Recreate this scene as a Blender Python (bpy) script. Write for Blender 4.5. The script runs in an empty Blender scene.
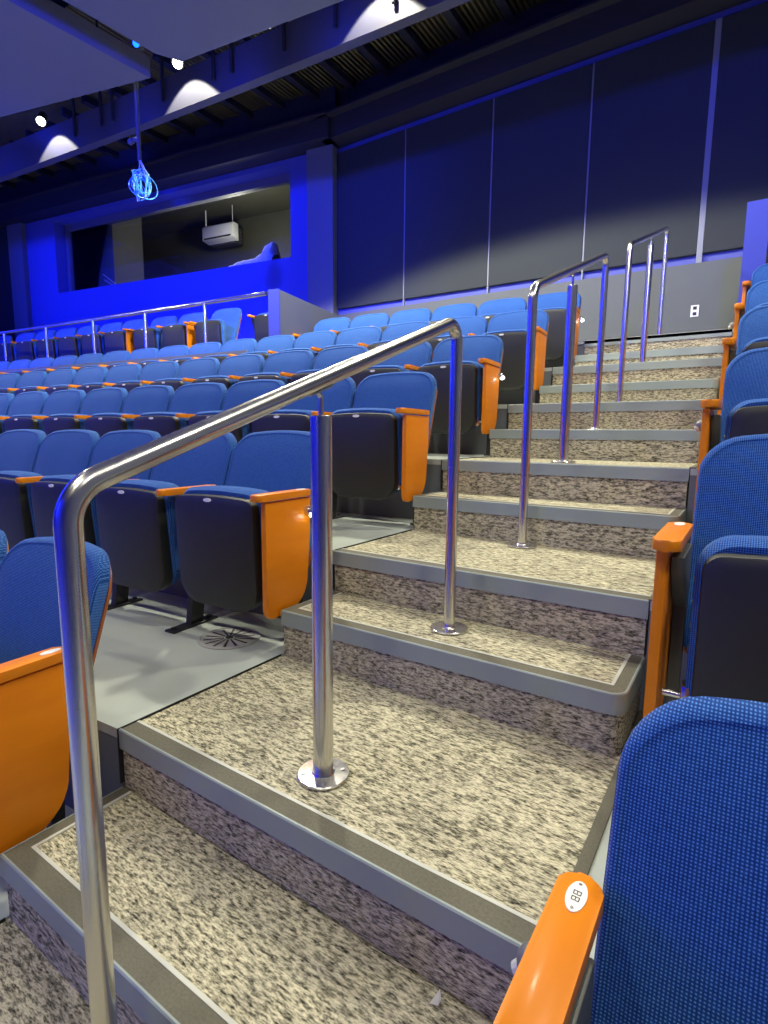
import bpy, bmesh, math, random
from mathutils import Matrix, Vector
random.seed(7)
S = bpy.context.scene
COL = S.collection
PI = math.pi

# ------------------------------------------------------------------ camera
cam = bpy.data.objects.new('camera', bpy.data.cameras.new('camera'))
COL.objects.link(cam)
R_ = (0.83101, 0.55619, 0.00933); U_ = (-0.08507, 0.1105, 0.99023); F_ = (-0.54972, 0.82368, -0.13915)
M = Matrix(((R_[0], U_[0], -F_[0], 1.458), (R_[1], U_[1], -F_[1], -0.8042), (R_[2], U_[2], -F_[2], 0.8526), (0, 0, 0, 1)))
cam.matrix_world = M
cam.data.sensor_fit = 'VERTICAL'; cam.data.sensor_height = 36.0; cam.data.lens = 544.23 / 1024 * 36
cam.data.clip_start = 0.02; cam.data.clip_end = 200
S.camera = cam

# ------------------------------------------------------------------ world, lamps, exposure
S.view_settings.view_transform = 'Standard'; S.view_settings.look = 'None'
S.view_settings.exposure = 0.6; S.view_settings.gamma = 1.0; S.view_settings.use_curve_mapping = False
w = bpy.data.worlds.new('world'); S.world = w; w.use_nodes = True
w.node_tree.nodes['Background'].inputs[0].default_value = (0.30, 0.32, 0.40, 1)
w.node_tree.nodes['Background'].inputs[1].default_value = 0.05

def aim(o, loc, tgt):
    o.location = loc
    o.rotation_euler = (Vector(tgt) - Vector(loc)).to_track_quat('-Z', 'Y').to_euler()

def lamp(kind, loc, tgt, power, color, size=0.2, angle=None, blend=0.3, size_y=None):
    l = bpy.data.lights.new('lamp_' + kind.lower(), kind)
    l.energy = power; l.color = color
    if kind == 'AREA':
        l.size = size
        if size_y: l.shape = 'RECTANGLE'; l.size_y = size_y
    else:
        l.shadow_soft_size = size
    if kind == 'SPOT':
        l.spot_size = math.radians(angle); l.spot_blend = blend
    o = bpy.data.objects.new(l.name, l); COL.objects.link(o); aim(o, loc, tgt)
    return o

WARM = (1.0, 0.955, 0.76); BLUE = (0.012, 0.03, 1.0)
# warm white house lamps hanging between and below the ceiling clouds
for loc, tgt, pw, sz, an, bl in (
    ((-2.6, 3.3, 4.58), (-2.0, 2.7, 0.4), 560, .13, 150, .10),
    ((-0.6, 3.5, 4.58), (-0.4, 3.0, 0.4), 240, .13, 150, .10),
    ((1.6, 2.6, 4.56), (1.2, 2.4, 0.4), 230, .13, 152, .10),
    ((3.0, 1.0, 4.56), (0.9, 0.9, 0.2), 210, .24, 106, .3),
    ((3.2, -0.9, 4.56), (0.9, 0.5, 0.2), 170, .24, 106, .3),
    ((1.4, -2.4, 4.56), (0.5, 0.6, 0.3), 150, .24, 108, .3),
    ((-0.6, -2.0, 4.56), (-0.3, 0.8, 0.3), 170, .24, 108, .3),
    ((-4.5, 0.2, 4.56), (-3.9, 1.4, 0.8), 300, .12, 104, .3),
    ((-8.5, 0.5, 4.56), (-7.6, 1.6, 0.8), 300, .12, 104, .3)):
    lamp('SPOT', loc, tgt, pw, WARM, sz, an, bl)
# warm lamps right in front of the blue beam (their cones draw the bright scallops)
for sx, sy in ((-4.80, 3.77), (-7.60, 3.50), (-2.03, 4.0)):
    lamp('SPOT', (sx, sy, 5.62), (sx, sy, 0), 130, WARM, 0.015, 90, 0.12)
# blue stage lamps: narrow beams on the back walls
lamp('SPOT', (-6.5, -4.5, 4.2), (-8.6, 5.4, 4.2), 4700, BLUE, 0.25, 44, 0.7)
lamp('SPOT', (-2.0, -5.5, 4.2), (-5.2, 6.0, 4.1), 4500, BLUE, 0.25, 34, 0.8)
lamp('SPOT', (3.0, -5.5, 4.2), (-0.2, 6.2, 5.2), 2100, BLUE, 0.25, 44, 0.9)
# small blue LED lamps above the clouds, by the beam
for bx, by_ in ((-4.0, 3.55), (-2.4, 3.75), (-0.8, 3.85), (-5.7, 3.4), (-7.4, 3.1), (-9.0, 2.9)):
    lamp('SPOT', (bx, by_, 4.86), (bx - .2, by_ + 1.2, 5.0), 11, BLUE, 0.05, 125, 0.9)
# unseen upright blue lamps, added for blue streaks reflected in the rails
for loc, pw in (((-9.5, -3.6, 3.0), 42), ((-12.0, -0.6, 3.2), 60), ((-5.0, -6.6, 3.0), 42), ((-12.4, 2.2, 3.3), 36)):
    lamp('AREA', loc, (0.5, 1.0, 1.0), pw, BLUE, 0.5, size_y=2.4)
# unseen blue lamps, added to wash the off-camera walls the rails reflect
lamp('AREA', (-3.5, -5.5, 4.4), (-4.0, -9.0, 1.6), 420, BLUE, 1.2)
lamp('AREA', (-10.5, -2.0, 4.4), (-13.4, -2.5, 2.4), 500, BLUE, 1.2)
# unseen warm lamp, added to brighten the inside of the booth
lamp('POINT', (-7.3, 7.05, 4.7), (0, 0, 0), 50, (1.0, 0.97, 0.78), 0.12)

# ------------------------------------------------------------------ materials
def new_mat(name):
    m = bpy.data.materials.new(name); m.use_nodes = True
    nt = m.node_tree; b = nt.nodes['Principled BSDF']
    return m, nt, b

def simple(name, col, rough=0.6, metal=0.0, spec=0.5, noise=0.0, nscale=30, bump=0.0, coat=0.0):
    m, nt, b = new_mat(name)
    b.inputs['Base Color'].default_value = (*col, 1); b.inputs['Roughness'].default_value = rough
    b.inputs['Metallic'].default_value = metal; b.inputs['Specular IOR Level'].default_value = spec
    b.inputs['Coat Weight'].default_value = coat; b.inputs['Coat Roughness'].default_value = 0.12
    if noise or bump:
        tc = nt.nodes.new('ShaderNodeTexCoord'); n = nt.nodes.new('ShaderNodeTexNoise')
        n.inputs['Scale'].default_value = nscale; n.inputs['Detail'].default_value = 4
        nt.links.new(tc.outputs['Object'], n.inputs['Vector'])
        if noise:
            mx = nt.nodes.new('ShaderNodeMix'); mx.data_type = 'RGBA'
            mx.inputs['A'].default_value = (*[c * (1 - noise) for c in col], 1)
            mx.inputs['B'].default_value = (*[min(1, c * (1 + noise)) for c in col], 1)
            nt.links.new(n.outputs['Fac'], mx.inputs['Factor']); nt.links.new(mx.outputs['Result'], b.inputs['Base Color'])
        if bump:
            bp = nt.nodes.new('ShaderNodeBump'); bp.inputs['Strength'].default_value = bump; bp.inputs['Distance'].default_value = 0.002
            nt.links.new(n.outputs['Fac'], bp.inputs['Height']); nt.links.new(bp.outputs['Normal'], b.inputs['Normal'])
    return m

def emissive(name, col, strength):
    m, nt, b = new_mat(name)
    b.inputs['Base Color'].default_value = (*col, 1)
    b.inputs['Emission Color'].default_value = (*col, 1); b.inputs['Emission Strength'].default_value = strength
    return m

def carpet_mat():
    m, nt, b = new_mat('carpet')
    tc = nt.nodes.new('ShaderNodeTexCoord')
    def layer(scale, det, rough, lo, hi):
        mp = nt.nodes.new('ShaderNodeMapping'); mp.inputs['Scale'].default_value = scale
        nt.links.new(tc.outputs['Object'], mp.inputs['Vector'])
        n = nt.nodes.new('ShaderNodeTexNoise'); n.inputs['Scale'].default_value = 1; n.inputs['Detail'].default_value = det
        n.inputs['Roughness'].default_value = rough
        nt.links.new(mp.outputs['Vector'], n.inputs['Vector'])
        r = nt.nodes.new('ShaderNodeValToRGB'); r.color_ramp.elements[0].position = lo; r.color_ramp.elements[1].position = hi
        nt.links.new(n.outputs['Fac'], r.inputs['Fac'])
        return r
    a = layer((38, 120, 120), 3, 0.65, 0.36, 0.60)
    c = layer((90, 330, 330), 2, 0.6, 0.34, 0.62)
    mul = nt.nodes.new('ShaderNodeMix'); mul.data_type = 'FLOAT'; mul.inputs['Factor'].default_value = 0.42
    nt.links.new(a.outputs['Color'], mul.inputs['A']); nt.links.new(c.outputs['Color'], mul.inputs['B'])
    cr = nt.nodes.new('ShaderNodeValToRGB')
    e = cr.color_ramp.elements
    e[0].position = 0.08; e[0].color = (0.03, 0.028, 0.024, 1)
    e[1].position = 0.95; e[1].color = (0.70, 0.655, 0.47, 1)
    x = e.new(0.42); x.color = (0.245, 0.23, 0.165, 1)
    x = e.new(0.68); x.color = (0.50, 0.465, 0.335, 1)
    nt.links.new(mul.outputs['Result'], cr.inputs['Fac']); nt.links.new(cr.outputs['Color'], b.inputs['Base Color'])
    b.inputs['Roughness'].default_value = 0.95; b.inputs['Specular IOR Level'].default_value = 0.1
    bp = nt.nodes.new('ShaderNodeBump'); bp.inputs['Strength'].default_value = 0.5; bp.inputs['Distance'].default_value = 0.003
    nt.links.new(mul.outputs['Result'], bp.inputs['Height']); nt.links.new(bp.outputs['Normal'], b.inputs['Normal'])
    return m

def fabric_mat():
    # woven upholstery: a grid of light dots on a dark blue ground, in object coordinates of the cushion
    m, nt, b = new_mat('blue_weave')
    tc = nt.nodes.new('ShaderNodeTexCoord'); sp = nt.nodes.new('ShaderNodeSeparateXYZ')
    nt.links.new(tc.outputs['Object'], sp.inputs['Vector'])
    k = 2 * PI / 0.0047
    def math_(op, a, bb=None):
        n = nt.nodes.new('ShaderNodeMath'); n.operation = op
        for i, v in enumerate((a, bb)):
            if v is None: continue
            if isinstance(v, (int, float)): n.inputs[i].default_value = v
            else: nt.links.new(v, n.inputs[i])
        return n.outputs[0]
    zz = math_('ADD', sp.outputs['Z'], math_('MULTIPLY', sp.outputs['Y'], 0.35))
    sx = math_('MULTIPLY', math_('ADD', math_('SINE', math_('MULTIPLY', sp.outputs['X'], k)), 1.0), 0.5)
    sz = math_('MULTIPLY', math_('ADD', math_('SINE', math_('MULTIPLY', zz, k)), 1.0), 0.5)
    dots = math_('MULTIPLY', sx, sz)
    n = nt.nodes.new('ShaderNodeTexNoise'); n.inputs['Scale'].default_value = 120; n.inputs['Detail'].default_value = 2
    nt.links.new(tc.outputs['Object'], n.inputs['Vector'])
    v = math_('ADD', math_('MULTIPLY', dots, 0.85), math_('MULTIPLY', n.outputs['Fac'], 0.3))
    cr = nt.nodes.new('ShaderNodeValToRGB'); e = cr.color_ramp.elements
    e[0].position = 0.12; e[0].color = (0.006, 0.037, 0.18, 1)
    e[1].position = 0.95; e[1].color = (0.11, 0.28, 0.70, 1)
    x = e.new(0.42); x.color = (0.021, 0.097, 0.37, 1)
    nt.links.new(v, cr.inputs['Fac']); nt.links.new(cr.outputs['Color'], b.inputs['Base Color'])
    b.inputs['Roughness'].default_value = 0.9; b.inputs['Specular IOR Level'].default_value = 0.15
    b.inputs['Sheen Weight'].default_value = 0.08
    bp = nt.nodes.new('ShaderNodeBump'); bp.inputs['Strength'].default_value = 0.35; bp.inputs['Distance'].default_value = 0.001
    nt.links.new(dots, bp.inputs['Height']); nt.links.new(bp.outputs['Normal'], b.inputs['Normal'])
    return m

def steel_mat():
    m, nt, b = new_mat('brushed_steel')
    b.inputs['Base Color'].default_value = (0.66, 0.65, 0.63, 1); b.inputs['Metallic'].default_value = 1.0
    b.inputs['Roughness'].default_value = 0.2
    tc = nt.nodes.new('ShaderNodeTexCoord'); n = nt.nodes.new('ShaderNodeTexNoise')
    n.inputs['Scale'].default_value = 60; n.inputs['Detail'].default_value = 3
    nt.links.new(tc.outputs['Object'], n.inputs['Vector'])
    mr = nt.nodes.new('ShaderNodeMapRange'); mr.inputs['To Min'].default_value = 0.19; mr.inputs['To Max'].default_value = 0.30
    nt.links.new(n.outputs['Fac'], mr.inputs['Value']); nt.links.new(mr.outputs['Result'], b.inputs['Roughness'])
    return m

def wood_mat(name, c0, c1, coat=0.35):
    m, nt, b = new_mat(name)
    tc = nt.nodes.new('ShaderNodeTexCoord'); mp = nt.nodes.new('ShaderNodeMapping'); mp.inputs['Scale'].default_value = (14, 3, 14)
    n = nt.nodes.new('ShaderNodeTexNoise'); n.inputs['Scale'].default_value = 1.5; n.inputs['Detail'].default_value = 5
    nt.links.new(tc.outputs['Object'], mp.inputs['Vector']); nt.links.new(mp.outputs['Vector'], n.inputs['Vector'])
    mx = nt.nodes.new('ShaderNodeMix'); mx.data_type = 'RGBA'
    mx.inputs['A'].default_value = (*c0, 1); mx.inputs['B'].default_value = (*c1, 1)
    nt.links.new(n.outputs['Fac'], mx.inputs['Factor']); nt.links.new(mx.outputs['Result'], b.inputs['Base Color'])
    b.inputs['Roughness'].default_value = 0.42; b.inputs['Specular IOR Level'].default_value = 0.32; b.inputs['Coat Weight'].default_value = coat; b.inputs['Coat Roughness'].default_value = 0.15
    return m

def glass_mat():
    m = bpy.data.materials.new('booth_glass'); m.use_nodes = True; nt = m.node_tree
    nt.nodes.clear(); o = nt.nodes.new('ShaderNodeOutputMaterial'); mx = nt.nodes.new('ShaderNodeMixShader')
    t = nt.nodes.new('ShaderNodeBsdfTransparent'); g = nt.nodes.new('ShaderNodeBsdfGlossy'); f = nt.nodes.new('ShaderNodeFresnel')
    g.inputs['Roughness'].default_value = 0.02; f.inputs['IOR'].default_value = 1.25
    t.inputs['Color'].default_value = (0.93, 0.95, 0.94, 1)
    nt.links.new(f.outputs[0], mx.inputs[0]); nt.links.new(t.outputs[0], mx.inputs[1]); nt.links.new(g.outputs[0], mx.inputs[2])
    nt.links.new(mx.outputs[0], o.inputs['Surface'])
    return m

MT = dict(
    carpet=carpet_mat(), fabric=fabric_mat(), steel=steel_mat(), glass=glass_mat(),
    wood=wood_mat('orange_wood', (0.72, 0.19, 0.001), (0.84, 0.27, 0.002), 0.12),
    shell_wood=wood_mat('seat_shell_wood', (0.30, 0.09, 0.03), (0.42, 0.13, 0.04), 0.15),
    black=simple('black_plastic', (0.018, 0.019, 0.022), 0.42, bump=0.25, nscale=220),
    pan_front=simple('dark_pan', (0.017, 0.0185, 0.018), 0.5, bump=0.2, nscale=200),
    blackmetal=simple('black_metal', (0.03, 0.03, 0.035), 0.4, metal=0.3),
    nosing=simple('nosing_grey', (0.28, 0.335, 0.325), 0.42, noise=0.06, nscale=8),
    grip=simple('grip_strip', (0.125, 0.118, 0.085), 0.75, noise=0.35, nscale=160, bump=0.5),
    line=simple('strip_edge', (0.55, 0.56, 0.50), 0.45),
    joint=simple('black_joint', (0.012, 0.012, 0.012), 0.7),
    floor=simple('grey_floor', (0.47, 0.52, 0.48), 0.28, noise=0.14, nscale=2.5),
    riser=simple('riser_paint', (0.15, 0.165, 0.18), 0.6, noise=0.06, nscale=4),
    knee=simple('knee_wall_paint', (0.115, 0.128, 0.13), 0.75, noise=0.04, nscale=6),
    strip=simple('wall_paint', (0.17, 0.18, 0.21), 0.8),
    panel=simple('acoustic_fabric', (0.038, 0.045, 0.047), 0.95, noise=0.1, nscale=90),
    seam=simple('seam_grey', (0.26, 0.28, 0.32), 0.7),
    white=simple('white_plate', (0.82, 0.82, 0.80), 0.45), ink=simple('ink', (0.02, 0.02, 0.02), 0.6),
    blue_lit_paint=simple('mid_blue_lit_paint', (0.04, 0.058, 0.42), 0.75), deck=simple('roof_deck', (0.34, 0.31, 0.17), 0.8), steelbeam=simple('painted_beam', (0.09, 0.09, 0.13), 0.6), joist=simple('joist_paint', (0.022, 0.022, 0.04), 0.7),  # the saturated blue has blue stage light put into its colour
    dark=simple('dark_beam', (0.03, 0.03, 0.045), 0.7),
    cloud=simple('cloud_board', (0.15, 0.155, 0.23), 0.85), booth_paint=simple('blue_wall_paint', (0.10, 0.12, 0.42), 0.75),
    booth=simple('booth_wall', (0.075, 0.075, 0.055), 0.8, noise=0.3, nscale=1.2),
    frame=simple('window_frame', (0.16, 0.16, 0.20), 0.6),
    bracket_dark=simple('bracket_dark', (0.10, 0.105, 0.10), 0.45, metal=0.3), bracket=simple('bracket_grey', (0.22, 0.23, 0.22), 0.45, metal=0.4), partition=simple('partition_paint', (0.09, 0.10, 0.19), 0.75), ac=simple('ac_plastic', (0.75, 0.74, 0.76), 0.4),
    cloth=simple('white_cloth', (0.6, 0.62, 0.66), 0.9, noise=0.5, nscale=9),
    cable=simple('blue_cable', (0.08, 0.38, 0.95), 0.4), cable2=simple('pale_cable', (0.45, 0.62, 0.95), 0.4),
    lampface=emissive('warm_lamp_face', (1.0, 0.95, 0.85), 14), blueface=emissive('blue_lamp_face', (0.004, 0.07, 1.0), 5),
    stepled=emissive('aisle_led', (0.85, 0.95, 1.0), 16),
)

# ------------------------------------------------------------------ helpers
def link(name, bm, mat, parent=None, smooth=False, mats=None):
    me = bpy.data.meshes.new(name)
    bmesh.ops.recalc_face_normals(bm, faces=bm.faces[:])
    bm.to_mesh(me); bm.free()
    for m in (mats or [mat]): me.materials.append(MT[m] if isinstance(m, str) else m)
    if smooth:
        me.polygons.foreach_set('use_smooth', [True] * len(me.polygons))
        try: me.set_sharp_from_angle(angle=math.radians(40))
        except Exception: pass
    o = bpy.data.objects.new(name, me); COL.objects.link(o)
    if parent: o.parent = parent
    return o

def tag(o, label=None, cat=None, group=None, kind=None):
    if label: o['label'] = label
    if cat: o['category'] = cat
    if group: o['group'] = group
    if kind: o['kind'] = kind
    return o

def root(name, loc, rz, label, cat, group=None):
    o = bpy.data.objects.new(name, None); o.empty_display_size = 0.1; COL.objects.link(o)
    o.location = loc; o.rotation_euler = (0, 0, rz)
    return tag(o, label, cat, group)

def copy_tree(o, parent=None):
    c = o.copy(); COL.objects.link(c); c.parent = parent
    for ch in kids[o.name]:
        copy_sub(ch, c)
    return c
def copy_sub(ch, c):
    d = ch.copy(); COL.objects.link(d); d.parent = c
    for g in kids.get(ch.name, []):
        e = g.copy(); COL.objects.link(e); e.parent = d
kids = {}
def index_tree(o):
    kids[o.name] = [x for x in COL.objects if x.parent == o]
    for ch in kids[o.name]:
        kids[ch.name] = [x for x in COL.objects if x.parent == ch]

def box(bm, x0, x1, y0, y1, z0, z1, bev=0.0, seg=2):
    v = [bm.verts.new(p) for p in ((x0, y0, z0), (x1, y0, z0), (x1, y1, z0), (x0, y1, z0), (x0, y0, z1), (x1, y0, z1), (x1, y1, z1), (x0, y1, z1))]
    fs = [bm.faces.new([v[i] for i in q]) for q in ((0, 3, 2, 1), (4, 5, 6, 7), (0, 1, 5, 4), (1, 2, 6, 5), (2, 3, 7, 6), (3, 0, 4, 7))]
    if bev:
        es = set(e for f in fs for e in f.edges)
        bmesh.ops.bevel(bm, geom=list(es), offset=bev, segments=seg, profile=0.5, affect='EDGES')
    return v

def prism(bm, pts, axis, a, b, bev=0.0):
    """closed 2D outline swept along axis (0,1,2) from a to b; pts are the two other coordinates in order"""
    def P3(p, t):
        if axis == 0: return (t, p[0], p[1])
        if axis == 1: return (p[0], t, p[1])
        return (p[0], p[1], t)
    va = [bm.verts.new(P3(p, a)) for p in pts]; vb = [bm.verts.new(P3(p, b)) for p in pts]
    n = len(pts); f0 = bm.faces.new(va); f1 = bm.faces.new(vb)
    for i in range(n): bm.faces.new((va[i], va[(i + 1) % n], vb[(i + 1) % n], vb[i]))
    if bev:
        es = list(set(list(f0.edges) + list(f1.edges)))
        bmesh.ops.bevel(bm, geom=es, offset=bev, segments=2, profile=0.5, affect='EDGES')

def tube(bm, pts, r, seg=16, cap=True, radii=None):
    pts = [Vector(p) for p in pts]; rings = []; up = None
    for i, p in enumerate(pts):
        if i == 0: t = (pts[1] - p)
        elif i == len(pts) - 1: t = (p - pts[-2])
        else: t = (pts[i + 1] - p).normalized() + (p - pts[i - 1]).normalized()
        t.normalize()
        if up is None: up = t.orthogonal().normalized()
        else: up = (up - t * up.dot(t)).normalized()
        s = t.cross(up); rr = radii[i] if radii else r
        rings.append([bm.verts.new(p + (up * math.cos(2 * PI * k / seg) + s * math.sin(2 * PI * k / seg)) * rr) for k in range(seg)])
    for a, b in zip(rings, rings[1:]):
        for k in range(seg): bm.faces.new((a[k], a[(k + 1) % seg], b[(k + 1) % seg], b[k]))
    if cap: bm.faces.new(rings[0]); bm.faces.new(rings[-1])

def disc(bm, c, axis, r, h, seg=24, bev=0):
    a = Vector(axis).normalized(); tube(bm, [Vector(c), Vector(c) + a * h], r, seg)

def bend(pts, rad, n=8):
    """polyline with each inner corner rounded"""
    pts = [Vector(p) for p in pts]; out = [pts[0]]
    for i in range(1, len(pts) - 1):
        a = (pts[i - 1] - pts[i]).normalized(); b = (pts[i + 1] - pts[i]).normalized()
        ang = a.angle(b); r = rad[i - 1] if isinstance(rad, (list, tuple)) else rad
        d = r / math.tan(ang / 2); p0 = pts[i] + a * d; p1 = pts[i] + b * d
        c = pts[i] + (a + b).normalized() * (r / math.sin(ang / 2))
        v0 = p0 - c; v1 = p1 - c; th = v0.angle(v1)
        for k in range(n + 1):
            t = k / n; out.append(c + (v0 * math.sin((1 - t) * th) + v1 * math.sin(t * th)) / math.sin(th))
    out.append(pts[-1]); return out

def rrect(hw, z0, z1, rt, rb, arch=0.0, n=7, taper=0.0):
    """rounded outline (x,z): half width hw, top corners rt, bottom rb, arched top and bottom"""
    o = []
    for (cx, cz, r, a0) in ((hw - rb, z0 + rb, rb, -90), (hw - rt, z1 - rt, rt, 0), (-hw + rt, z1 - rt, rt, 90), (-hw + rb, z0 + rb, rb, 180)):
        for k in range(n + 1):
            a = math.radians(a0 + 90 * k / n); o.append([cx + r * math.cos(a), cz + r * math.sin(a)])
    # extra points along top and bottom for the arch
    res = []
    m = len(o)
    for i in range(m):
        res.append(o[i]); j = (i + 1) % m; d = math.dist(o[i], o[j])
        if d > 0.06:
            kk = int(d / 0.035)
            for t in range(1, kk): res.append([o[i][0] + (o[j][0] - o[i][0]) * t / kk, o[i][1] + (o[j][1] - o[i][1]) * t / kk])
    out = []
    for x, z in res:
        t = (z - z0) / (z1 - z0); q = (x / hw) ** 2
        if t > 0.5: z -= arch * q * (t - 0.5) * 2
        x *= 1 - taper * (1 - t)
        out.append((x, z))
    return out

def pillow(bm, outline, rings, fn, close_back=True):
    """rings: (inset, depth) from the back edge over the rim to the middle of the front; fn maps (x, depth, z) to a point"""
    cx = sum(p[0] for p in outline) / len(outline); cz = (max(p[1] for p in outline) + min(p[1] for p in outline)) / 2
    hx = max(abs(p[0] - cx) for p in outline); hz = max(abs(p[1] - cz) for p in outline)
    R = []
    for ins, dep in rings:
        R.append([bm.verts.new(fn(cx + (p[0] - cx) * (1 - ins / hx), dep, cz + (p[1] - cz) * (1 - ins / hz))) for p in outline])
    n = len(outline)
    for a, b in zip(R, R[1:]):
        for k in range(n): bm.faces.new((a[k], a[(k + 1) % n], b[(k + 1) % n], b[k]))
    c = bm.verts.new(fn(cx, rings[-1][1], cz))
    for k in range(n): bm.faces.new((R[-1][k], R[-1][(k + 1) % n], c))
    if close_back:
        c2 = bm.verts.new(fn(cx, rings[0][1], cz))
        for k in range(n): bm.faces.new((R[0][(k + 1) % n], R[0][k], c2))

# ------------------------------------------------------------------ dimensions
P = 0.986; D = 0.319; W = 1.242; H = 0.36
def curve(x): return 0.0715 * x - 0.0034 * x * x if x < 0 else 0.0
def slope(x): return math.atan(0.0715 - 0.0068 * x) if x < 0 else 0.0
YW = 6.3                                     # back wall plane
def yl(x): return YW + 0.15 * (x + 4.26)     # booth wall plane

# ------------------------------------------------------------------ floor tiers (structure)
def tier(n, x0, x1, left=True):
    y0 = n * P; y1 = (n + 1) * P + 0.02; z = n * H
    bm = bmesh.new(); N = max(1, int(abs(x1 - x0) / 0.5)); xs = [x0 + (x1 - x0) * i / N for i in range(N + 1)]
    t = 0.03
    for i in range(N):
        a, b = xs[i], xs[i + 1]
        q = [(a, y0 + curve(a)), (b, y0 + curve(b)), (b, y1 + curve(b)), (a, y1 + curve(a))]
        lo = [bm.verts.new((x, y, z - t)) for x, y in q]; hi = [bm.verts.new((x, y, z)) for x, y in q]
        bm.faces.new(hi); bm.faces.new(lo[::-1])
        bm.faces.new((lo[0], lo[1], hi[1], hi[0])); bm.faces.new((lo[2], lo[3], hi[3], hi[2]))
        if i == 0: bm.faces.new((lo[3], lo[0], hi[0], hi[3]))
        if i == N - 1: bm.faces.new((lo[1], lo[2], hi[2], hi[1]))
    bmesh.ops.remove_doubles(bm, verts=bm.verts[:], dist=1e-5)
    tag(link('floor', bm, 'floor'), kind='structure')
    bm = bmesh.new()
    for i in range(N):
        a, b = xs[i], xs[i + 1]
        q = [(a, y0 + .004 + curve(a)), (b, y0 + .004 + curve(b)), (b, y0 + 0.03 + curve(b)), (a, y0 + 0.03 + curve(a))]
        lo = [bm.verts.new((x, y, z - H)) for x, y in q]; hi = [bm.verts.new((x, y, z - t)) for x, y in q]
        bm.faces.new(lo[::-1]); bm.faces.new(hi)
        for k in range(4): bm.faces.new((lo[k], lo[(k + 1) % 4], hi[(k + 1) % 4], hi[k]))
    tag(link('wall_riser', bm, 'riser'), kind='structure')
for n in range(-2, 6):
    xl = -13.0 if n < 4 else -3.35
    if n < 5:
        tier(n, xl, -0.002); tier(n, W + 0.002, 4.0)
# upper cross aisle behind the last row
bm = bmesh.new(); box(bm, -3.4, 4.0, 5 * P, 8.6, 5 * H - 0.03, 5 * H); tag(link('floor', bm, 'floor'), kind='structure')
bm = bmesh.new(); box(bm, -3.4, 0, 5 * P + 0.01, 5 * P + 0.04, 4 * H, 5 * H - 0.03); box(bm, W, 4.0, 5 * P + 0.01, 5 * P + 0.04, 4 * H, 5 * H - 0.03)
tag(link('wall_riser', bm, 'riser'), kind='structure')
# raised side terrace to the far side of the partition
bm = bmesh.new()
xs = [-13.0 + 0.6 * i for i in range(17)]; xs[-1] = -3.4
for a, b in zip(xs, xs[1:]):
    f = lambda x: 4 * P - 0.04 + curve(x)
    q = [(a, f(a)), (b, f(b)), (b, 7.2), (a, 7.2)]
    lo = [bm.verts.new((x, y, 3 * H)) for x, y in q]; hi = [bm.verts.new((x, y, 5 * H)) for x, y in q]
    bm.faces.new(lo[::-1]); bm.faces.new(hi)
    for k in range(4): bm.faces.new((lo[k], lo[(k + 1) % 4], hi[(k + 1) % 4], hi[k]))
tag(link('floor', bm, 'riser'), kind='structure')

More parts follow.
